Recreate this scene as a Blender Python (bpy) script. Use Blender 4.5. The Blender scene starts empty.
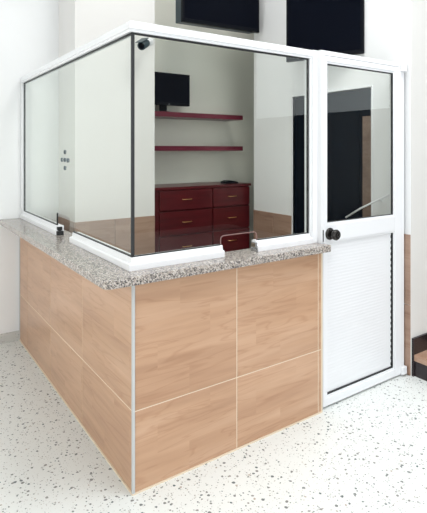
import bpy, bmesh, math, random
from mathutils import Vector, Matrix
random.seed(7)
S = bpy.context.scene
C = S.collection

# ---------------------------------------------------------------- camera
cd = bpy.data.cameras.new('camera')
cam = bpy.data.objects.new('camera', cd); C.objects.link(cam)
cam.location = (-0.917, -1.966, 1.525)
cam.rotation_euler = (math.radians(90), 0, -math.atan2(0.5657, 0.8246))
cd.sensor_fit = 'HORIZONTAL'; cd.sensor_width = 36.0
cd.lens = 484 / 427 * 36.0
cd.shift_y = -106.5 / 427
cd.clip_start = 0.05; cd.clip_end = 60
S.camera = cam

# ---------------------------------------------------------------- world, lamps, exposure
S.view_settings.view_transform = 'Standard'
S.view_settings.look = 'None'
S.view_settings.gamma = 1.0
S.view_settings.use_curve_mapping = False
S.view_settings.exposure = -0.1
w = bpy.data.worlds.new('world'); S.world = w
w.use_nodes = True
w.node_tree.nodes['Background'].inputs[0].default_value = (0.93, 0.97, 1.0, 1)
w.node_tree.nodes['Background'].inputs[1].default_value = 2.2

def area(name, loc, target, size, size_y, power, col, spread=180):
    l = bpy.data.lights.new(name, 'AREA'); l.shape = 'RECTANGLE'
    l.size = size; l.size_y = size_y; l.energy = power; l.color = col; l.spread = math.radians(spread)
    o = bpy.data.objects.new(name, l); C.objects.link(o)
    o.location = loc
    o.rotation_euler = (Vector(target) - Vector(loc)).to_track_quat('-Z', 'Y').to_euler()
    return o
area('added_ceiling_fill', (1.3, -1.2, 4.16), (1.3, -1.2, 0), 1.6, 1.3, 46, (0.97, 0.99, 1.0), 115)  # added overhead fill that brightens the floor, no known fitting
area('added_ceiling_fill', (1.0, 0.2, 4.16), (1.0, 0.6, 0), 0.9, 0.9, 34, (1.0, 0.99, 0.96))  # second added fill, lifts the alcove and booth interior
area('entrance_daylight', (1.0, -5.95, 1.6), (1.0, 0.0, 1.6), 3.1, 3.0, 72, (0.98, 0.99, 1.0))
area('added_left_fill', (-2.9, -0.2, 1.55), (-0.7, 2.1, 1.5), 2.4, 1.9, 84, (1.0, 1.0, 0.95))  # added fill for the left-facing sides; the left wall has no window

# ---------------------------------------------------------------- materials
def mat(name, col, rough=0.5, metal=0.0, spec=0.5, coat=0.0):
    m = bpy.data.materials.new(name); m.use_nodes = True
    b = m.node_tree.nodes['Principled BSDF']
    b.inputs['Base Color'].default_value = (*col, 1)
    b.inputs['Roughness'].default_value = rough
    b.inputs['Metallic'].default_value = metal
    b.inputs['Specular IOR Level'].default_value = spec
    b.inputs['Coat Weight'].default_value = coat
    return m

class NT:
    def __init__(self, m):
        self.t = m.node_tree; self.b = self.t.nodes['Principled BSDF']
    def n(self, kind, **kw):
        nd = self.t.nodes.new(kind)
        for k, v in kw.items():
            if hasattr(nd, k) and k not in nd.inputs.keys(): setattr(nd, k, v)
            else: nd.inputs[k].default_value = v
        return nd
    def l(self, a, b): self.t.links.new(a, b)
    def ramp(self, fac, stops, interp='LINEAR'):
        r = self.t.nodes.new('ShaderNodeValToRGB'); e = r.color_ramp.elements
        r.color_ramp.interpolation = interp
        while len(e) < len(stops): e.new(0.5)
        for i, (p, c) in enumerate(stops):
            e[i].position = p; e[i].color = (*c, 1)
        self.l(fac, r.inputs[0]); return r.outputs[0]
    def mix(self, fac, a, b, mode='MIX'):
        m = self.t.nodes.new('ShaderNodeMix'); m.data_type = 'RGBA'; m.blend_type = mode
        for s, v in ((0, fac), (6, a), (7, b)):
            if isinstance(v, bpy.types.NodeSocket): self.l(v, m.inputs[s])
            else: m.inputs[s].default_value = v if s == 0 else (*v, 1)
        return m.outputs[2]
    def math(self, op, a, b=0.0):
        m = self.t.nodes.new('ShaderNodeMath'); m.operation = op
        for s, v in ((0, a), (1, b)):
            if isinstance(v, bpy.types.NodeSocket): self.l(v, m.inputs[s])
            else: m.inputs[s].default_value = v
        return m.outputs[0]

def plaster(name, col, rough=0.6):
    m = mat(name, col, rough, spec=0.3); k = NT(m)
    tc = k.n('ShaderNodeTexCoord')
    nz = k.n('ShaderNodeTexNoise', Scale=1.6, Detail=4.0)
    k.l(tc.outputs['Object'], nz.inputs['Vector'])
    c = k.ramp(nz.outputs[0], [(0.3, tuple(x * 0.965 for x in col)), (0.7, col)])
    k.l(c, k.b.inputs['Base Color'])
    n2 = k.n('ShaderNodeTexNoise', Scale=90.0, Detail=2.0); k.l(tc.outputs['Object'], n2.inputs['Vector'])
    bp = k.n('ShaderNodeBump', Strength=0.03); k.l(n2.outputs[0], bp.inputs['Height'])
    k.l(bp.outputs[0], k.b.inputs['Normal'])
    return m

def wood_tile(name, cols, rough=0.28):
    m = mat(name, cols[1], rough, spec=0.45); k = NT(m)
    tc = k.n('ShaderNodeTexCoord'); oi = k.n('ShaderNodeObjectInfo')
    off = k.n('ShaderNodeVectorMath', operation='MULTIPLY_ADD')
    cmb = k.n('ShaderNodeCombineXYZ')
    k.l(oi.outputs['Random'], cmb.inputs[0]); k.l(oi.outputs['Random'], cmb.inputs[2])
    k.l(cmb.outputs[0], off.inputs[0]); off.inputs[1].default_value = (13.0, 0.0, 5.0)
    k.l(tc.outputs['Object'], off.inputs[2])
    sep = k.n('ShaderNodeSeparateXYZ'); k.l(tc.outputs['Object'], sep.inputs[0])
    # printed staves, 12 cm tall, of slightly different tone, with staggered butt ends
    row = k.math('FLOOR', k.math('DIVIDE', sep.outputs[2], 0.135))
    xs = k.math('FLOOR', k.math('ADD', k.math('DIVIDE', sep.outputs[0], 0.46), k.math('MULTIPLY', row, 0.37)))
    cv = k.n('ShaderNodeCombineXYZ'); k.l(row, cv.inputs[0]); k.l(xs, cv.inputs[1]); k.l(oi.outputs['Random'], cv.inputs[2])
    wn = k.n('ShaderNodeTexWhiteNoise'); k.l(cv.outputs[0], wn.inputs[0])
    # grain
    mp = k.n('ShaderNodeMapping'); mp.inputs['Scale'].default_value = (0.75, 6.0, 9.0)
    mp.inputs['Rotation'].default_value = (0, math.radians(4), 0)
    shift = k.n('ShaderNodeVectorMath', operation='ADD'); sc = k.n('ShaderNodeVectorMath', operation='SCALE')
    k.l(wn.outputs[1], sc.inputs[0]); sc.inputs['Scale'].default_value = 0.06
    k.l(off.outputs[0], shift.inputs[0]); k.l(sc.outputs[0], shift.inputs[1])
    k.l(shift.outputs[0], mp.inputs['Vector'])
    n1 = k.n('ShaderNodeTexNoise', Scale=1.0, Detail=4.0, Roughness=0.5, Distortion=0.5); k.l(mp.outputs[0], n1.inputs['Vector'])
    n2 = k.n('ShaderNodeTexNoise', Scale=5.0, Detail=3.0); k.l(mp.outputs[0], n2.inputs['Vector'])
    base = k.ramp(n1.outputs[0], [(0.28, cols[0]), (0.5, cols[1]), (0.72, cols[2])])
    c2 = k.mix(0.12, base, k.ramp(n2.outputs[0], [(0.35, tuple(x * 0.72 for x in cols[0])), (0.6, cols[2])]))
    tone = k.ramp(wn.outputs[0], [(0.0, (0.975, 0.97, 0.965)), (1.0, (1.02, 1.02, 1.02))])
    n3 = k.n('ShaderNodeTexNoise', Scale=1.7, Detail=2.0, Distortion=1.0); k.l(mp.outputs[0], n3.inputs['Vector'])
    vein = k.ramp(n3.outputs[0], [(0.47, (1, 1, 1)), (0.50, (0.86, 0.80, 0.76)), (0.53, (1, 1, 1))])
    c2 = k.mix(0.8, c2, vein, 'MULTIPLY')
    c3 = k.mix(1.0, c2, tone, 'MULTIPLY')
    k.l(c3, k.b.inputs['Base Color'])
    return m

def terrazzo(name, base, rough):
    m = mat(name, base, rough, spec=0.4); k = NT(m)
    tc = k.n('ShaderNodeTexCoord')
    wob = k.n('ShaderNodeTexNoise', Scale=60.0, Detail=1.0)
    k.l(tc.outputs['Object'], wob.inputs['Vector'])
    col = k.ramp(k.n('ShaderNodeTexNoise', Scale=3.0).outputs[0], [(0.3, tuple(x * 0.95 for x in base)), (0.7, base)])
    for sc, lim, pick, chip in ((44, 0.35, 0.72, ((0.07, 0.11, 0.12), (0.26, 0.25, 0.24), (0.42, 0.36, 0.30))),
                                (85, 0.37, 0.6, ((0.14, 0.20, 0.21), (0.36, 0.34, 0.31), (0.5, 0.47, 0.43))),
                                (150, 0.36, 0.35, ((0.38, 0.37, 0.36), (0.5, 0.48, 0.45), (0.58, 0.55, 0.5)))):
        mv = k.n('ShaderNodeVectorMath', operation='MULTIPLY_ADD')
        k.l(wob.outputs['Color'], mv.inputs[0]); mv.inputs[1].default_value = (0.45 / sc,) * 3
        k.l(tc.outputs['Object'], mv.inputs[2])
        v = k.n('ShaderNodeTexVoronoi', Scale=float(sc)); k.l(mv.outputs[0], v.inputs['Vector'])
        sp = k.n('ShaderNodeSeparateColor'); k.l(v.outputs['Color'], sp.inputs[0])
        size = k.math('MULTIPLY', sp.outputs[1], lim)
        inside = k.math('LESS_THAN', v.outputs['Distance'], size)
        chosen = k.math('LESS_THAN', sp.outputs[0], pick)
        cc = k.ramp(sp.outputs[2], [(0.0, chip[0]), (0.45, chip[1]), (1.0, chip[2])])
        col = k.mix(k.math('MULTIPLY', inside, chosen), col, cc)
    k.l(col, k.b.inputs['Base Color'])
    return m

def granite(name):
    m = mat(name, (0.4, 0.38, 0.36), 0.16, spec=0.5); k = NT(m)
    tc = k.n('ShaderNodeTexCoord')
    v = k.n('ShaderNodeTexVoronoi', Scale=215.0); k.l(tc.outputs['Object'], v.inputs['Vector'])
    sp = k.n('ShaderNodeSeparateColor'); k.l(v.outputs['Color'], sp.inputs[0])
    c1 = k.ramp(sp.outputs[0], [(0.0, (0.035, 0.032, 0.035)), (0.20, (0.15, 0.135, 0.13)), (0.38, (0.34, 0.29, 0.25)),
                                (0.62, (0.49, 0.43, 0.385)), (0.86, (0.62, 0.575, 0.53))], 'CONSTANT')
    v2 = k.n('ShaderNodeTexVoronoi', Scale=70.0); k.l(tc.outputs['Object'], v2.inputs['Vector'])
    sp2 = k.n('ShaderNodeSeparateColor'); k.l(v2.outputs['Color'], sp2.inputs[0])
    c2 = k.ramp(sp2.outputs[0], [(0.0, (0.10, 0.095, 0.095)), (0.3, (0.40, 0.36, 0.33)), (0.7, (0.58, 0.54, 0.50))], 'CONSTANT')
    k.l(k.mix(0.18, c1, c2), k.b.inputs['Base Color'])
    return m

def glass(name, tint, gloss=1.0):
    m = bpy.data.materials.new(name); m.use_nodes = True
    t = m.node_tree; t.nodes.remove(t.nodes['Principled BSDF'])
    out = t.nodes['Material Output']
    tr = t.nodes.new('ShaderNodeBsdfTransparent'); tr.inputs[0].default_value = (*tint, 1)
    gl = t.nodes.new('ShaderNodeBsdfGlossy'); gl.inputs['Roughness'].default_value = 0.0
    gl.inputs[0].default_value = (0.95, 1.0, 0.98, 1)
    fr = t.nodes.new('ShaderNodeFresnel'); fr.inputs[0].default_value = 1.5
    ge = t.nodes.new('ShaderNodeNewGeometry')
    inv = t.nodes.new('ShaderNodeMath'); inv.operation = 'SUBTRACT'; inv.inputs[0].default_value = 1.0
    t.links.new(ge.outputs['Backfacing'], inv.inputs[1])
    mu = t.nodes.new('ShaderNodeMath'); mu.operation = 'MULTIPLY'
    t.links.new(fr.outputs[0], mu.inputs[0]); t.links.new(inv.outputs[0], mu.inputs[1])
    m2 = t.nodes.new('ShaderNodeMath'); m2.operation = 'MULTIPLY'; m2.inputs[1].default_value = gloss; m2.use_clamp = True
    t.links.new(mu.outputs[0], m2.inputs[0])
    mx = t.nodes.new('ShaderNodeMixShader')
    t.links.new(m2.outputs[0], mx.inputs[0]); t.links.new(tr.outputs[0], mx.inputs[1]); t.links.new(gl.outputs[0], mx.inputs[2])
    t.links.new(mx.outputs[0], out.inputs[0])
    return m

def mahogany(name, col):
    m = mat(name, col, 0.3, spec=0.45); k = NT(m)
    tc = k.n('ShaderNodeTexCoord'); mp = k.n('ShaderNodeMapping'); mp.inputs['Scale'].default_value = (3, 20, 40)
    k.l(tc.outputs['Object'], mp.inputs['Vector'])
    nz = k.n('ShaderNodeTexNoise', Scale=1.0, Detail=4.0); k.l(mp.outputs[0], nz.inputs['Vector'])
    k.l(k.ramp(nz.outputs[0], [(0.3, tuple(x * 0.75 for x in col)), (0.7, tuple(min(1, x * 1.2) for x in col))]), k.b.inputs['Base Color'])
    return m

M_wall = plaster('white_wall_paint', (0.82, 0.83, 0.84))
M_pil = plaster('pilaster_paint', (0.76, 0.75, 0.735))
M_back = plaster('off_white_wall_paint', (0.86, 0.86, 0.78))
M_beige = plaster('beige_wall_paint', (0.70, 0.69, 0.665))
M_ceil = plaster('ceiling_paint', (0.85, 0.85, 0.85))
M_floor = terrazzo('white_terrazzo', (0.73, 0.752, 0.735), 0.4)
M_skirt = terrazzo('grey_terrazzo', (0.55, 0.55, 0.53), 0.4)
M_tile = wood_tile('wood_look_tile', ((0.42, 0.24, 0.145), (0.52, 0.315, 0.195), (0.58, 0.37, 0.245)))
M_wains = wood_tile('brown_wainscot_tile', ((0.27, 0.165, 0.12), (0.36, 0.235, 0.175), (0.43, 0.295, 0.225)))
M_grout = mat('cream_grout', (0.74, 0.63, 0.49), 0.8)
M_edge = mat('pale_edge_strip', (0.52, 0.53, 0.53), 0.4)
M_gran = granite('speckled_granite')
M_alu = mat('white_powder_coated_aluminium', (0.81, 0.82, 0.84), 0.3, spec=0.4)
M_gask = mat('black_rubber', (0.012, 0.013, 0.015), 0.5)
M_glass = glass('tinted_green_glass', (0.97, 0.982, 0.966))
M_pink = mat('polished_glass_edge', (0.26, 0.15, 0.145), 0.3)
M_red = mahogany('dark_red_wood', (0.080, 0.007, 0.010))
M_shelf = mahogany('wine_red_shelf', (0.125, 0.016, 0.032))
M_brass = mat('brass', (0.75, 0.48, 0.2), 0.3, 1.0)
M_black = mat('black_plastic', (0.004, 0.005, 0.008), 0.4, spec=0.1)
M_scr = mat('black_screen', (0.002, 0.003, 0.007), 0.3, spec=0.05)
M_teal = mat('dark_teal_plastic', (0.035, 0.06, 0.075), 0.4)
M_navy = mat('black_door_paint', (0.001, 0.004, 0.009), 0.4, spec=0.06)
M_chrome = mat('chrome', (0.4, 0.4, 0.4), 0.15, 1.0)
M_knob = mat('dark_bronze', (0.03, 0.027, 0.025), 0.2, 0.6)
M_dark = mat('dark_marble_and_walls', (0.022, 0.016, 0.018), 0.25)
M_tread = wood_tile('brown_tread', ((0.30, 0.17, 0.11), (0.42, 0.26, 0.18), (0.50, 0.33, 0.24)))
M_brown = wood_tile('brown_reflection', ((0.13, 0.085, 0.065), (0.19, 0.13, 0.10), (0.24, 0.17, 0.13)))  # colour of the reflection built as a strip on the black door
M_panel = mat('white_pvc_panel', (0.80, 0.81, 0.83), 0.35)

# ---------------------------------------------------------------- mesh helpers
def box(bm, x0, x1, y0, y1, z0, z1, bev=0.0):
    b2 = bmesh.new()
    bmesh.ops.create_cube(b2, size=1.0)
    bmesh.ops.scale(b2, vec=(x1 - x0, y1 - y0, z1 - z0), verts=b2.verts)
    bmesh.ops.translate(b2, vec=((x0 + x1) / 2, (y0 + y1) / 2, (z0 + z1) / 2), verts=b2.verts)
    if bev: bmesh.ops.bevel(b2, geom=b2.edges[:], offset=bev, segments=2, affect='EDGES', profile=0.7)
    add(bm, b2)
def add(bm, b2):
    me = bpy.data.meshes.new('tmp'); b2.to_mesh(me); b2.free(); bm.from_mesh(me); bpy.data.meshes.remove(me)
def lathe(bm, prof, origin, axis, seg=24):
    """prof: (radius, height) pairs along axis"""
    b2 = bmesh.new(); rings = []
    for r, h in prof:
        rings.append([b2.verts.new((r * math.cos(2 * math.pi * i / seg), r * math.sin(2 * math.pi * i / seg), h)) for i in range(seg)])
    for a, b in zip(rings, rings[1:]):
        for i in range(seg): b2.faces.new((a[i], a[(i + 1) % seg], b[(i + 1) % seg], b[i]))
    b2.faces.new(rings[0][::-1]); b2.faces.new(rings[-1])
    q = Vector((0, 0, 1)).rotation_difference(Vector(axis).normalized()).to_matrix().to_4x4()
    bmesh.ops.transform(b2, matrix=Matrix.Translation(origin) @ q, verts=b2.verts)
    bmesh.ops.recalc_face_normals(b2, faces=b2.faces); add(bm, b2)
def tube(bm, pts, r, seg=10):
    b2 = bmesh.new(); rings = []; pts = [Vector(p) for p in pts]
    for i, p in enumerate(pts):
        d = (pts[min(i + 1, len(pts) - 1)] - pts[max(i - 1, 0)]).normalized()
        u = d.orthogonal().normalized() if not rings else (u - d * u.dot(d)).normalized()
        v = d.cross(u)
        rings.append([b2.verts.new(p + r * (u * math.cos(2 * math.pi * j / seg) + v * math.sin(2 * math.pi * j / seg))) for j in range(seg)])
    for a, b in zip(rings, rings[1:]):
        for j in range(seg): b2.faces.new((a[j], a[(j + 1) % seg], b[(j + 1) % seg], b[j]))
    b2.faces.new(rings[0][::-1]); b2.faces.new(rings[-1])
    bmesh.ops.recalc_face_normals(b2, faces=b2.faces); add(bm, b2)
def prism(bm, poly, to3, d0, d1, bev=0.0):
    """poly of 2-D points, to3(u, v, depth) -> xyz, extruded d0..d1"""
    b2 = bmesh.new()
    a = [b2.verts.new(to3(u, v, d0)) for u, v in poly]; b = [b2.verts.new(to3(u, v, d1)) for u, v in poly]
    n = len(poly)
    b2.faces.new(a); b2.faces.new(b[::-1])
    for i in range(n): b2.faces.new((a[i], b[i], b[(i + 1) % n], a[(i + 1) % n]))
    bmesh.ops.recalc_face_normals(b2, faces=b2.faces)
    if bev:
        bmesh.ops.bevel(b2, geom=b2.edges[:], offset=bev, segments=2, affect='EDGES', profile=0.6)
    bmesh.ops.triangulate(b2, faces=[f for f in b2.faces if len(f.verts) > 4])
    add(bm, b2)
def sweep_l(bm, prof, path):
    """profile (outward offset, z) swept along an L path of (x, y, outward normal/miter vector)"""
    b2 = bmesh.new(); rings = []
    for (x, y, nx, ny) in path: rings.append([b2.verts.new((x + nx * o, y + ny * o, z)) for o, z in prof])
    n = len(prof)
    for a, b in zip(rings, rings[1:]):
        for i in range(n): b2.faces.new((a[i], a[(i + 1) % n], b[(i + 1) % n], b[i]))
    b2.faces.new(rings[0][::-1]); b2.faces.new(rings[-1])
    bmesh.ops.recalc_face_normals(b2, faces=b2.faces); add(bm, b2)

def obj(name, bm, m, parent=None, smooth=False, origin=None):
    me = bpy.data.meshes.new(name)
    if origin is not None: bmesh.ops.translate(bm, vec=-Vector(origin), verts=bm.verts)
    bm.to_mesh(me); bm.free(); me.materials.append(m)
    if smooth:
        for p in me.polygons: p.use_smooth = True
    o = bpy.data.objects.new(name, me); C.objects.link(o)
    if origin is not None: o.location = origin
    if parent:
        o.parent = parent
        # parts are modelled in room coordinates: cancel the thing's own placement (a part adds none)
        o.matrix_parent_inverse = Matrix.Identity(4) if parent.parent else Matrix.Translation(parent.location).inverted()
    return o
def bx(name, dims, m, parent=None, bev=0.0):
    bm = bmesh.new(); box(bm, *dims, bev); return obj(name, bm, m, parent)
def thing(name, label, cat, loc=(0, 0, 0), group=None):
    o = bpy.data.objects.new(name, None); C.objects.link(o); o.location = loc; o.empty_display_size = 0.1
    return tag(o, label, cat, group)
def tag(o, label, cat, group=None):
    o['label'] = label; o['category'] = cat; o['kind'] = 'thing'
    if group: o['group'] = group
    return o
def struct(o, label=None):
    o['kind'] = 'structure'
    if label: o['label'] = label
    return o

tile_mesh = {}
def tile(parent, face, u0, u1, z0, z1, plane, m, th=0.008):
    """one ceramic tile; face 'y' looks to -Y, face 'x' looks to -X; its front stands at plane"""
    L, H = round(u1 - u0, 4), round(z1 - z0, 4); key = (L, H, m.name)
    if key not in tile_mesh:
        bm = bmesh.new(); box(bm, -L / 2, L / 2, 0, th, 0, H)
        top = [e for e in bm.edges if all(v.co.y < 1e-5 for v in e.verts)]
        bmesh.ops.bevel(bm, geom=top, offset=0.0012, segments=1, affect='EDGES')
        me = bpy.data.meshes.new('tile'); bm.to_mesh(me); bm.free(); me.materials.append(m); tile_mesh[key] = me
    o = bpy.data.objects.new('tile', tile_mesh[key]); C.objects.link(o)
    c = (u0 + u1) / 2
    if face == 'y': o.location = (c, plane, z0)
    else: o.location = (plane, c, z0); o.rotation_euler = (0, 0, -math.pi / 2)
    o.parent = parent
    o.matrix_parent_inverse = Matrix.Translation(parent.location).inverted()
    return o

# ---------------------------------------------------------------- room shell
CEIL = 4.2
struct(bx('floor', (-3.0, 5.0, -6.0, 2.3, -0.1, 0.0), M_floor), 'white terrazzo floor with dark stone chips')
struct(bx('ceiling', (-3.0, 5.0, -6.0, 2.3, CEIL, CEIL + 0.1), M_ceil))
struct(bx('wall_back', (-3.0, 5.0, 2.14, 2.3, 0, CEIL), M_back))
struct(bx('wall_left', (-3.1, -3.0, -6.0, 2.3, 0, CEIL), M_wall))
struct(bx('wall_rear', (-3.0, -0.6, -6.1, -6.0, 0, CEIL), M_wall))
struct(bx('wall_rear_right', (2.6, 5.1, -6.1, -6.0, 0, CEIL), M_dark))      # the entrance lies open between the two; dark to dim the glass reflections
bm = bmesh.new()      # clerestory in the wall by the stairs
box(bm, 5.0, 5.1, -6.0, 0.1, 0, 2.12); box(bm, 5.0, 5.1, -6.0, -5.2, 2.12, CEIL); box(bm, 5.0, 5.1, -1.0, 0.1, 2.12, CEIL)
struct(obj('wall_entrance', bm, M_dark))  # coloured dark so the panes mirror little below the clerestory
# painted white stretch of the back wall beside the counter
struct(bx('wall_back_left', (-3.0, 0.315, 2.134, 2.1405, 0, CEIL), M_wall))
bm = bmesh.new()
prism(bm, [(2.134, 0.0), (2.116, 0.0), (2.117, 0.06), (2.122, 0.07), (2.134, 0.073)], lambda u, v, d: (d, u, v), -3.0, 0.0)
struct(obj('baseboard_back', bm, M_skirt))

# pilaster inside the booth
col = struct(bx('wall_pilaster', (0.315, 1.004, 1.722, 2.14, 0, CEIL), M_pil))
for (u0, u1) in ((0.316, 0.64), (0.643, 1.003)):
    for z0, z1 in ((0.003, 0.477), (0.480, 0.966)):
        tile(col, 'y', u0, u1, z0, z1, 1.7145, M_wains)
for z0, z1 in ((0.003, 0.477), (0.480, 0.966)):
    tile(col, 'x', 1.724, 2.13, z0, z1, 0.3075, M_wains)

# right-hand wall with the black doorway
bm = bmesh.new()
D0, D1, DZ = 0.293, 1.110, 1.985
box(bm, 2.03, 2.15, -0.026, D0, 0, CEIL); box(bm, 2.03, 2.15, D1, 1.645, 0, CEIL); box(bm, 2.03, 2.15, D0, D1, DZ, CEIL)
rw = struct(obj('wall_right', bm, M_wall))
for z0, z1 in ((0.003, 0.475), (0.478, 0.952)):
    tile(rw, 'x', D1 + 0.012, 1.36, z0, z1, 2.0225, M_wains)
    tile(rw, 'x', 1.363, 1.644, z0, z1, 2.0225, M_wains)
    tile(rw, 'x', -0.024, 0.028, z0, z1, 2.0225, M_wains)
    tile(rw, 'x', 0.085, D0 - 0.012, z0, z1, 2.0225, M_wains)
struct(bx('wall_side', (2.62, 2.72, 0.1, 2.14, 0, CEIL), M_wall))
ws = struct(bx('wall_stair', (2.032, 5.0, -0.028, 0.1, 0, CEIL), M_beige))
bm = bmesh.new()
box(bm, 2.024, 2.16, D0 - 0.012, D0, 0, DZ + 0.012, 0.002); box(bm, 2.024, 2.16, D1, D1 + 0.012, 0, DZ + 0.012, 0.002)
box(bm, 2.024, 2.16, D0, D1, DZ, DZ + 0.012, 0.002)
d2 = struct(obj('door_2', bm, M_alu), 'black door in the side wall inside the booth')
leaf = bx('door_leaf', (2.045, 2.085, D0 + 0.003, D1 - 0.003, 0.005, DZ - 0.003), M_navy, d2, 0.003)
for z0, z1 in ((0.15, 0.85), (0.98, 1.83)):
    for y0, y1 in ((D0 + 0.12, 0.675), (0.73, D1 - 0.1)):
        bm = bmesh.new(); box(bm, 2.039, 2.046, y0, y1, z0, z1, 0.003); obj('door_panel', bm, M_navy, leaf)
bx('reflection_strip', (2.036, 2.0445, D0 + 0.004, 0.378, 0.006, 1.775), M_brown, d2, 0.002)['label'] = 'brown reflection in the door glass, built as a strip along the black door'  # solid strip standing in for a reflection in the booth door

# step of the stairs right of the door
st = thing('stair', 'dark stone stair step with a brown wooden tread right of the white door', 'stairs', (2.6, -0.6, 0))
for i in range(3):
    x0 = 2.035 + i * 0.29; z = 0.145 * (i + 1)
    bx('riser', (x0 + 0.012, x0 + 0.302, -1.2, -0.032, z - 0.145, z - 0.04), M_dark, st)
    bx('tread', (x0 + (0.004 if i == 0 else 0.03), x0 + 0.302, -1.2, -0.032, z - 0.04, z), M_tread, st, 0.004)
bm = bmesh.new()
prism(bm, [(2.034, 0.0), (2.034, 0.255), (2.35, 0.255), (2.93, 0.545), (2.93, 0.0)], lambda u, v, d: (u, d, v), -0.044, -0.029)
obj('skirting', bm, M_dark, st)

# ---------------------------------------------------------------- half wall under the countertop
hw = thing('half_wall', 'low L-shaped booth wall clad in wood-look tiles under the granite countertop', 'half wall', (0.6, 0.06, 0))
bm = bmesh.new()
prism(bm, [(0.0012, 0.0012), (1.194, 0.0012), (1.194, 0.115), (0.115, 0.115), (0.115, 2.116), (0.0012, 2.116)], lambda u, v, d: (u, v, d), 0.0, 0.938)
obj('core', bm, M_grout, hw)
ZJ = 0.365; ZT = 0.936
for z0, z1 in ((0.006, ZJ - 0.0022), (ZJ + 0.0022, ZT)):
    for u0, u1 in ((0.010, 0.5748), (0.5792, 1.1655), (1.1699, 1.190)): tile(hw, 'y', u0, u1, z0, z1, 0.0, M_tile)
    for u0, u1 in ((0.010, 0.6550), (0.6592, 1.2670), (1.2712, 1.8790), (1.8832, 2.112)): tile(hw, 'x', u0, u1, z0, z1, 0.0, M_tile)
bm = bmesh.new(); box(bm, -0.004, 0.0085, -0.004, 0.0085, 0, 0.937, 0.002)
obj('edge_trim', bm, M_edge, hw)['label'] = 'pale metal corner strip'
bx('edge_trim', (1.1895, 1.2, -0.003, 0.1, 0, 0.937), M_grout, hw, 0.002)
bx('edge_trim', (-0.004, 0.01, 2.112, 2.121, 0, 0.937), M_edge, hw, 0.002)
bm = bmesh.new(); box(bm, -0.006, 1.19, -0.006, 0.002, 0, 0.006); box(bm, -0.006, 0.002, 0.002, 2.112, 0, 0.006)
obj('grout_line', bm, M_grout, hw)

# ---------------------------------------------------------------- granite countertop
def arc(cx, cy, r, a0, a1, n=6):
    return [(cx + r * math.cos(math.radians(a0 + (a1 - a0) * i / n)), cy + r * math.sin(math.radians(a0 + (a1 - a0) * i / n))) for i in range(n + 1)]
X0, Y0, X1, Y1 = -0.150, -0.052, 1.222, 2.132
poly = arc(X0 + 0.03, Y0 + 0.03, 0.03, 180, 270) + [(X1 - 0.006, Y0), (X1, Y0 + 0.006), (X1, 0.006), (1.2, 0.006), (1.2, 0.145), (0.12, 0.145), (0.12, Y1), (X0, Y1)]
bm = bmesh.new(); prism(bm, poly, lambda u, v, d: (u, v, d), 0.9385, 0.978, 0.005)
tag(obj('countertop', bm, M_gran), 'speckled grey granite countertop wrapping the corner of the tiled booth wall', 'countertop')

# ---------------------------------------------------------------- aluminium and glass screen
gp = thing('glass_screen', 'white aluminium framed glass screen standing on the granite countertop', 'glass screen', (0.6, 0.07, 0.978))
GX, GY, ZT0, ZT1 = 0.03, 0.07, 2.062, 2.112
# head rail: stepped profile swept round the corner
prof = [(-0.030, ZT0), (0.020, ZT0), (0.020, ZT0 + 0.012), (0.026, ZT0 + 0.014), (0.026, ZT0 + 0.034), (0.021, ZT0 + 0.037),
        (0.021, ZT1 - 0.003), (0.017, ZT1), (-0.030, ZT1)]
bm = bmesh.new(); sweep_l(bm, prof, [(GX, 2.128, -1, 0), (GX, GY, -1, -1), (1.165, GY, 0, -1)])
obj('top_rail', bm, M_alu, gp)
# sills with a low step, broken by the two pass-through gaps
sp_ = [(-0.028, 0.9785), (0.028, 0.9785), (0.028, 1.006), (0.024, 1.010), (0.012, 1.012), (0.010, 1.032), (0.006, 1.035), (-0.028, 1.035)]
bm = bmesh.new(); sweep_l(bm, sp_, [(GX, 0.886, -1, 0), (GX, GY, -1, -1), (0.530, GY, 0, -1)]); obj('sill', bm, M_alu, gp)
bm = bmesh.new(); sweep_l(bm, sp_, [(GX, 2.128, -1, 0), (GX, 1.17, -1, 0)]); obj('sill', bm, M_alu, gp)
bm = bmesh.new(); sweep_l(bm, sp_, [(0.752, GY, 0, -1), (1.165, GY, 0, -1)]); obj('sill', bm, M_alu, gp)
bm = bmesh.new(); box(bm, GX - 0.022, GX + 0.022, 2.094, 2.128, 1.035, ZT0, 0.003); obj('wall_post', bm, M_alu, gp)
bm = bmesh.new(); box(bm, 1.165, 1.205, 0.040, 0.110, 0.9785, ZT1, 0.003); box(bm, 1.155, 1.170, 0.052, 0.098, 1.035, ZT0, 0.003)
obj('end_post', bm, M_alu, gp)
# front pane with a rounded notch at its foot
GB = 1.033
def notch(u0, u1, top, r):
    return [(u0, GB)] + [(x, z) for x, z in arc(u0 + r, top - r, r, 180, 90, 4)] + [(x, z) for x, z in arc(u1 - r, top - r, r, 90, 0, 4)] + [(u1, GB)]
NF = notch(0.524, 0.762, 1.082, 0.018)
bm = bmesh.new()
prism(bm, [(0.037, GB)] + NF + [(1.157, GB), (1.157, ZT0 + 0.002), (0.037, ZT0 + 0.002)], lambda u, v, d: (u, d, v), GY - 0.004, GY + 0.004)
obj('glass_pane', bm, M_glass, gp)
NS = notch(0.955, 1.215, 1.115, 0.012)
bm = bmesh.new()
prism(bm, [(0.066, GB)] + NS + [(2.095, GB), (2.095, ZT0 + 0.002), (0.066, ZT0 + 0.002)], lambda u, v, d: (d, u, v), GX - 0.004, GX + 0.004)
obj('glass_pane', bm, M_glass, gp)
bm = bmesh.new(); tube(bm, [(x, GY - 0.001, z) for x, z in NF], 0.0026, 6); obj('notch_edge', bm, M_pink, gp)['label'] = 'polished rim of the front pass-through cut-out'
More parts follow.
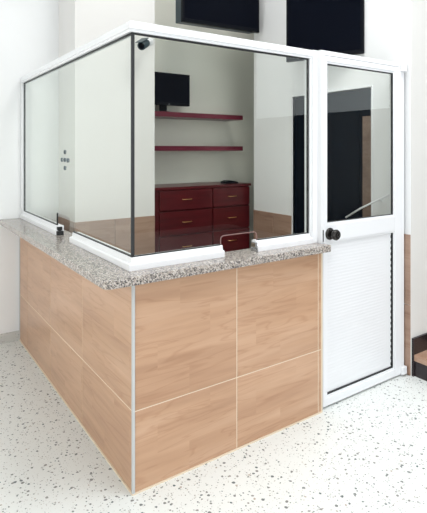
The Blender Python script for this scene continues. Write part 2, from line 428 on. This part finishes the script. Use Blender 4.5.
bm = bmesh.new(); tube(bm, [(GX, 1.215, GB), (GX, 1.215, 1.115)], 0.005, 6); obj('notch_edge', bm, M_gask, gp)
bm = bmesh.new(); box(bm, GX - 0.02, GX + 0.02, 1.145, 1.192, 0.9785, 1.004, 0.003); box(bm, GX - 0.014, GX + 0.014, 1.155, 1.185, 1.008, 1.030, 0.003)
box(bm, GX - 0.008, GX + 0.008, 1.16, 1.18, 1.0, 1.012)
obj('glass_clip', bm, M_gask, gp)
bm = bmesh.new(); box(bm, 0.736, 0.751, GY - 0.024, GY + 0.02, 0.9785, 0.996, 0.002); box(bm, 0.739, 0.751, GY - 0.02, GY + 0.02, 1.0, 1.026, 0.002)
obj('glass_clip', bm, M_chrome, gp)
# black silicone corner joint and gaskets
bm = bmesh.new(); box(bm, GX - 0.0065, GX + 0.0075, GY - 0.0065, GY + 0.004, GB, ZT0 + 0.001); obj('corner_joint', bm, M_gask, gp)
bm = bmesh.new(); g = 0.0075
box(bm, 0.037, 1.157, GY - 0.0065, GY + 0.0065, ZT0 - g, ZT0); box(bm, GX - 0.0065, GX + 0.0065, 0.066, 2.095, ZT0 - g, ZT0)
box(bm, GX - 0.0065, GX + 0.0065, 2.087, 2.0945, 1.035, ZT0 - g); box(bm, 1.148, 1.1555, GY - 0.0065, GY + 0.0065, 1.035, ZT0 - g)
box(bm, 0.037, 0.52, GY - 0.0062, GY + 0.0062, 1.0352, 1.0395); box(bm, 0.77, 1.148, GY - 0.0062, GY + 0.0062, 1.0352, 1.0395)
box(bm, GX - 0.0062, GX + 0.0062, 0.066, 0.886, 1.0352, 1.040); box(bm, GX - 0.0062, GX + 0.0062, 1.22, 2.087, 1.0352, 1.040)
obj('gasket', bm, M_gask, gp)
# speak holes in the side pane
for y, z in ((1.057, 1.512), (1.118, 1.463), (1.057, 1.463), (0.998, 1.461), (1.057, 1.412)):
    bm = bmesh.new(); lathe(bm, [(0.012, -0.0055), (0.014, -0.003), (0.014, 0.003), (0.012, 0.0055)], (GX, y, z), (1, 0, 0), 14)
    obj('speak_hole', bm, M_teal, gp)

# ---------------------------------------------------------------- white booth door
dr = thing('booth_door', 'white aluminium door with a glass upper half and a dark round knob', 'door', (1.6, 0.06, 0))
dr['kind'] = 'thing'
FX0, FX1 = 1.206, 2.012; Yf = 0.012
bm = bmesh.new()
box(bm, FX0, FX0 + 0.013, Yf + 0.002, Yf + 0.085, 0, 2.112, 0.002)
box(bm, FX1 - 0.028, FX1, Yf + 0.002, Yf + 0.085, 0, 2.112, 0.002)
box(bm, FX0 + 0.013, FX1 - 0.028, Yf + 0.002, Yf + 0.085, 2.085, 2.112, 0.002)
obj('door_frame', bm, M_alu, dr)
LX0, LX1, LZ0, LZ1 = FX0 + 0.015, FX1 - 0.031, 0.012, 2.082
GL0, GL1, GZ0, GZ1 = 1.250, 1.910, 1.082, 2.050
PZ0, PZ1 = 0.060, 0.985
bm = bmesh.new()
box(bm, LX0, GL0, Yf, Yf + 0.042, LZ0, LZ1, 0.003); box(bm, GL1, LX1, Yf, Yf + 0.042, LZ0, LZ1, 0.003)
box(bm, GL0, GL1, Yf + 0.001, Yf + 0.041, GZ1, LZ1, 0.003); box(bm, GL0, GL1, Yf + 0.001, Yf + 0.041, PZ1, GZ0, 0.003)
box(bm, GL0, GL1, Yf + 0.001, Yf + 0.041, LZ0, PZ0, 0.003)
lf = obj('leaf_frame', bm, M_alu, dr)
bm = bmesh.new()      # glazing beads
b = 0.012
for z0, z1 in ((GZ0, GZ1), (PZ0, PZ1)):
    box(bm, GL0, GL1, Yf + 0.006, Yf + 0.016, z0, z0 + b, 0.002); box(bm, GL0, GL1, Yf + 0.006, Yf + 0.016, z1 - b, z1, 0.002)
    box(bm, GL0, GL0 + b, Yf + 0.006, Yf + 0.016, z0 + b, z1 - b, 0.002); box(bm, GL1 - b, GL1, Yf + 0.006, Yf + 0.016, z0 + b, z1 - b, 0.002)
obj('glazing_bead', bm, M_alu, lf)
bx('glass_pane', (GL0 + 0.002, GL1 - 0.002, Yf + 0.019, Yf + 0.027, GZ0 + 0.002, GZ1 - 0.002), M_glass, dr)
bm = bmesh.new(); a0, a1 = GL0 + b, GL1 - b
box(bm, a0, a1, Yf + 0.010, Yf + 0.0185, GZ1 - b - 0.007, GZ1 - b); box(bm, a0, a1, Yf + 0.010, Yf + 0.0185, GZ0 + b, GZ0 + b + 0.005)
box(bm, a0, a0 + 0.005, Yf + 0.012, Yf + 0.0185, GZ0 + b, GZ1 - b); box(bm, a1 - 0.009, a1, Yf + 0.008, Yf + 0.0185, GZ0 + b, GZ1 - b)
box(bm, a0, a1, Yf + 0.010, Yf + 0.0185, PZ0 + b, PZ0 + b + 0.009); box(bm, a1 - 0.010, a1, Yf + 0.008, Yf + 0.0165, PZ0 + b + 0.009, PZ1 - b)
obj('gasket', bm, M_gask, dr)
bm = bmesh.new()      # ribbed infill
n = 48; h = (PZ1 - PZ0) / n
for i in range(n):
    z = PZ0 + i * h
    prism(bm, [(Yf + 0.024, z), (Yf + 0.0179, z), (Yf + 0.0172, z + h * 0.5), (Yf + 0.0179, z + h), (Yf + 0.024, z + h)],
          lambda u, v, d: (d, u, v), GL0 + 0.002, GL1 - 0.002)
o = obj('ribbed_panel', bm, M_panel, dr); o['kind'] = 'stuff'
bm = bmesh.new()      # rib ends showing as dashes beside the gasket
for i in range(0, 48, 2): box(bm, a1 - 0.0135, a1 - 0.0095, Yf + 0.0155, Yf + 0.020, PZ0 + 0.03 + i * h, PZ0 + 0.03 + (i + 1.0) * h if PZ0 + 0.03 + (i + 1) * h < PZ1 - b else PZ1 - b)
o = obj('rib_end', bm, M_gask, dr); o['kind'] = 'stuff'
kb = bmesh.new(); lathe(kb, [(0.0, 0.0), (0.036, 0.0), (0.036, 0.006), (0.028, 0.012), (0.014, 0.013)], (1.275, Yf, 1.028), (0, -1, 0), 28)
ro = obj('rosette', kb, M_knob, dr, True)
kb = bmesh.new(); lathe(kb, [(0.012, 0.010), (0.011, 0.026), (0.021, 0.032), (0.031, 0.042), (0.032, 0.053), (0.026, 0.062), (0.012, 0.0655), (0.0115, 0.064), (0.003, 0.064)], (1.275, Yf, 1.028), (0, -1, 0), 28)
kn = obj('knob', kb, M_knob, dr, True)
kb = bmesh.new(); lathe(kb, [(0.0115, 0.064), (0.0115, 0.0668), (0.009, 0.0675)], (1.275, Yf, 1.028), (0, -1, 0), 20)
obj('lock_cylinder', kb, M_knob, kn, True)
bx('latch_plate', (FX0 + 0.011, FX0 + 0.018, Yf - 0.002, Yf + 0.004, 0.985, 1.055), M_chrome, dr)
for z0 in (0.015, 2.055):
    bm = bmesh.new(); box(bm, FX1 - 0.045, FX1 - 0.002, Yf - 0.022, Yf, z0, z0 + 0.05, 0.004); obj('hinge', bm, M_alu, dr)

# ---------------------------------------------------------------- shelves and what they hold
for zt in (1.870, 1.562):
    bm = bmesh.new(); box(bm, 1.006, 2.065, 1.86, 2.138, zt - 0.045, zt, 0.003)
    o = obj('wall_shelf', bm, M_shelf, origin=(1.53, 2.0, zt - 0.045))
    tag(o, 'upper dark red wall shelf holding the monitor' if zt > 1.7 else 'lower empty dark red wall shelf above the chest of drawers', 'shelf', 'dark red wall shelves')

mo = thing('computer_monitor', 'black computer monitor on the upper red shelf', 'monitor', (1.25, 1.97, 1.87))
bm = bmesh.new(); lathe(bm, [(0.085, 0), (0.085, 0.006), (0.06, 0.012), (0.02, 0.014)], (1.235, 2.0, 1.8702), (0, 0, 1), 24); obj('base', bm, M_black, mo, True)
bm = bmesh.new(); box(bm, 1.20, 1.27, 1.985, 2.01, 1.88, 2.06, 0.005); obj('neck', bm, M_black, mo)
bm = bmesh.new(); box(bm, 1.010, 1.494, 1.945, 1.985, 1.938, 2.236, 0.006); obj('casing', bm, M_black, mo)
bx('display', (1.024, 1.480, 1.9425, 1.9475, 1.962, 2.223), M_scr, mo)
bx('power_mark', (1.262, 1.274, 1.943, 1.946, 1.944, 1.952), M_chrome, mo)

# ---------------------------------------------------------------- chest of drawers
ch = thing('chest_of_drawers', 'dark red wooden chest of drawers with brass handles below the shelves', 'chest of drawers', (1.54, 1.94, 0))
CX0, CX1, CY0, CY1 = 1.007, 2.060, 1.742, 2.13
bm = bmesh.new(); box(bm, CX0 + 0.005, CX1 - 0.005, CY0 + 0.012, CY1, 0.05, 1.176, 0.003); box(bm, CX0 + 0.02, CX1 - 0.02, CY0 + 0.04, CY1, 0, 0.05)
obj('body', bm, M_red, ch)
bm = bmesh.new(); box(bm, CX0, CX1 + 0.004, CY0 - 0.014, CY1, 1.176, 1.200, 0.004); obj('top', bm, M_red, ch)
zz = 1.172
for r in range(5):
    hh = 0.186 if r == 0 else 0.218
    for (a, b_) in ((1.062, 1.606), (1.622, 2.050)):
        d = bx('drawer', (a, b_, CY0 - 0.006, CY0 + 0.014, zz - hh + 0.012, zz - 0.002), M_red, ch, 0.004)
        c = (a + b_) / 2; hz = zz - hh * 0.46; bm = bmesh.new(); y = CY0 - 0.006
        tube(bm, [(c - 0.046, y, hz), (c - 0.043, y - 0.016, hz), (c - 0.03, y - 0.021, hz), (c + 0.03, y - 0.021, hz), (c + 0.043, y - 0.016, hz), (c + 0.046, y, hz)], 0.0033, 8)
        obj('handle', bm, M_brass, d, True)
    zz -= hh
ph = thing('desk_phone', 'small black cordless phone lying on the chest of drawers', 'phone', (1.87, 1.84, 1.200))
bm = bmesh.new(); prism(bm, [(1.80, 1.2005), (1.955, 1.2005), (1.950, 1.216), (1.85, 1.232), (1.805, 1.220)], lambda u, v, d: (u, d, v), 1.79, 1.88, 0.003); obj('casing', bm, M_black, ph)
bm = bmesh.new(); prism(bm, [(1.87, 1.229), (1.945, 1.217), (1.945, 1.219), (1.87, 1.231)], lambda u, v, d: (u, d, v), 1.80, 1.87); obj('keypad', bm, M_teal, ph)

# ---------------------------------------------------------------- security camera on the pilaster
sc = thing('security_camera', 'small dark bullet security camera on a white arm fixed to the pilaster', 'security camera', (0.955, 1.722, 2.44))
bm = bmesh.new(); lathe(bm, [(0.032, 0.0), (0.032, 0.012), (0.02, 0.02)], (0.955, 1.7215, 2.44), (0, -1, 0), 20); obj('wall_plate', bm, M_alu, sc, True)
bm = bmesh.new(); tube(bm, [(0.955, 1.705, 2.44), (0.935, 1.66, 2.432), (0.86, 1.60, 2.400)], 0.009); obj('arm', bm, M_alu, sc, True)
bm = bmesh.new(); ax = Vector((-0.62, -0.45, -0.40)).normalized(); p0 = Vector((0.868, 1.60, 2.402))
lathe(bm, [(0.020, 0.0), (0.032, 0.006), (0.034, 0.02), (0.034, 0.105), (0.030, 0.108), (0.028, 0.100)], p0, ax, 24); obj('housing', bm, M_teal, sc, True)
bm = bmesh.new(); lathe(bm, [(0.026, 0.099), (0.026, 0.103), (0.01, 0.106)], p0, ax, 20); obj('lens', bm, M_scr, sc, True)
bm = bmesh.new()
q = Vector((0, 0, 1)).rotation_difference(ax).to_matrix().to_4x4()
b2 = bmesh.new(); box(b2, -0.032, 0.032, -0.041, -0.036, 0.005, 0.13, 0.002)
# turn the visor so that it sits on top of the housing
up = Vector((0, 0, 1)); up = (up - ax * up.dot(ax)).normalized(); side = up.cross(ax)
mt = Matrix((side, -up, ax)).transposed().to_4x4(); mt.translation = p0
bmesh.ops.transform(b2, matrix=mt, verts=b2.verts); bmesh.ops.recalc_face_normals(b2, faces=b2.faces); add(bm, b2)
obj('visor', bm, M_teal, sc)

# ---------------------------------------------------------------- televisions above the booth
def television(label, pa, pb, z, h, th, mount):
    pa, pb = Vector((*pa, 0)), Vector((*pb, 0)); L = (pb - pa).length
    c = (pa + pb) / 2; c.z = z
    t = thing('television', label, 'television', c, 'televisions over the booth')
    t.rotation_euler = (0, 0, math.atan2((pb - pa).y, (pb - pa).x))
    def loc(name, bm, m):
        o = obj(name, bm, m); o.parent = t; return o
    bm = bmesh.new(); box(bm, -L / 2, L / 2, 0, 0.035, 0, h, 0.006); loc('bezel', bm, M_black)
    bm = bmesh.new(); box(bm, -L / 2 + 0.02, L / 2 - 0.02, -0.002, 0.004, 0.03, h - 0.02); loc('display', bm, M_scr)
    bm = bmesh.new()
    prism(bm, [(0.03, 0.004), (th, 0.02), (th, h * 0.8), (0.03, h - 0.01)], lambda u, v, d: (d, u, v), -L / 2 + 0.012, L / 2 - 0.012, 0.004); loc('back_casing', bm, M_teal)
    mw = t.matrix_basis.inverted() @ Vector(mount)
    bm = bmesh.new(); tube(bm, [(0, th - 0.005, h * 0.45), (mw.x * 0.6, th + (mw.y - th) * 0.5, h * 0.45), (mw.x, mw.y, h * 0.45)], 0.02, 10); loc('mount_arm', bm, M_black)
    return t
television('black television facing forward above the shelves, upper left of the two', (1.165, 1.529), (1.952, 1.470), 2.605, 0.52, 0.16, (1.7, 2.14, 2.605))
television('black television turned on the side wall above the white door', (1.797, 0.946), (2.012, 0.349), 2.24, 0.56, 0.05, (2.03, 0.62, 2.24))

# ---------------------------------------------------------------- white line mirrored in the door glass, built as a bar
hr = thing('rail_reflection', 'white sloping reflection in the glass of the white door, built as a thin bar', 'rail', (2.03, 0.3, 1.0))
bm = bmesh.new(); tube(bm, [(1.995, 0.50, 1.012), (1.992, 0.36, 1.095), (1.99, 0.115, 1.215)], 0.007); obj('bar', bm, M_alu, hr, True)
bm = bmesh.new(); tube(bm, [(1.991, 0.2, 1.174), (2.03, 0.2, 1.16)], 0.005); obj('added_bracket', bm, M_alu, hr, True)  # invented support for the bar
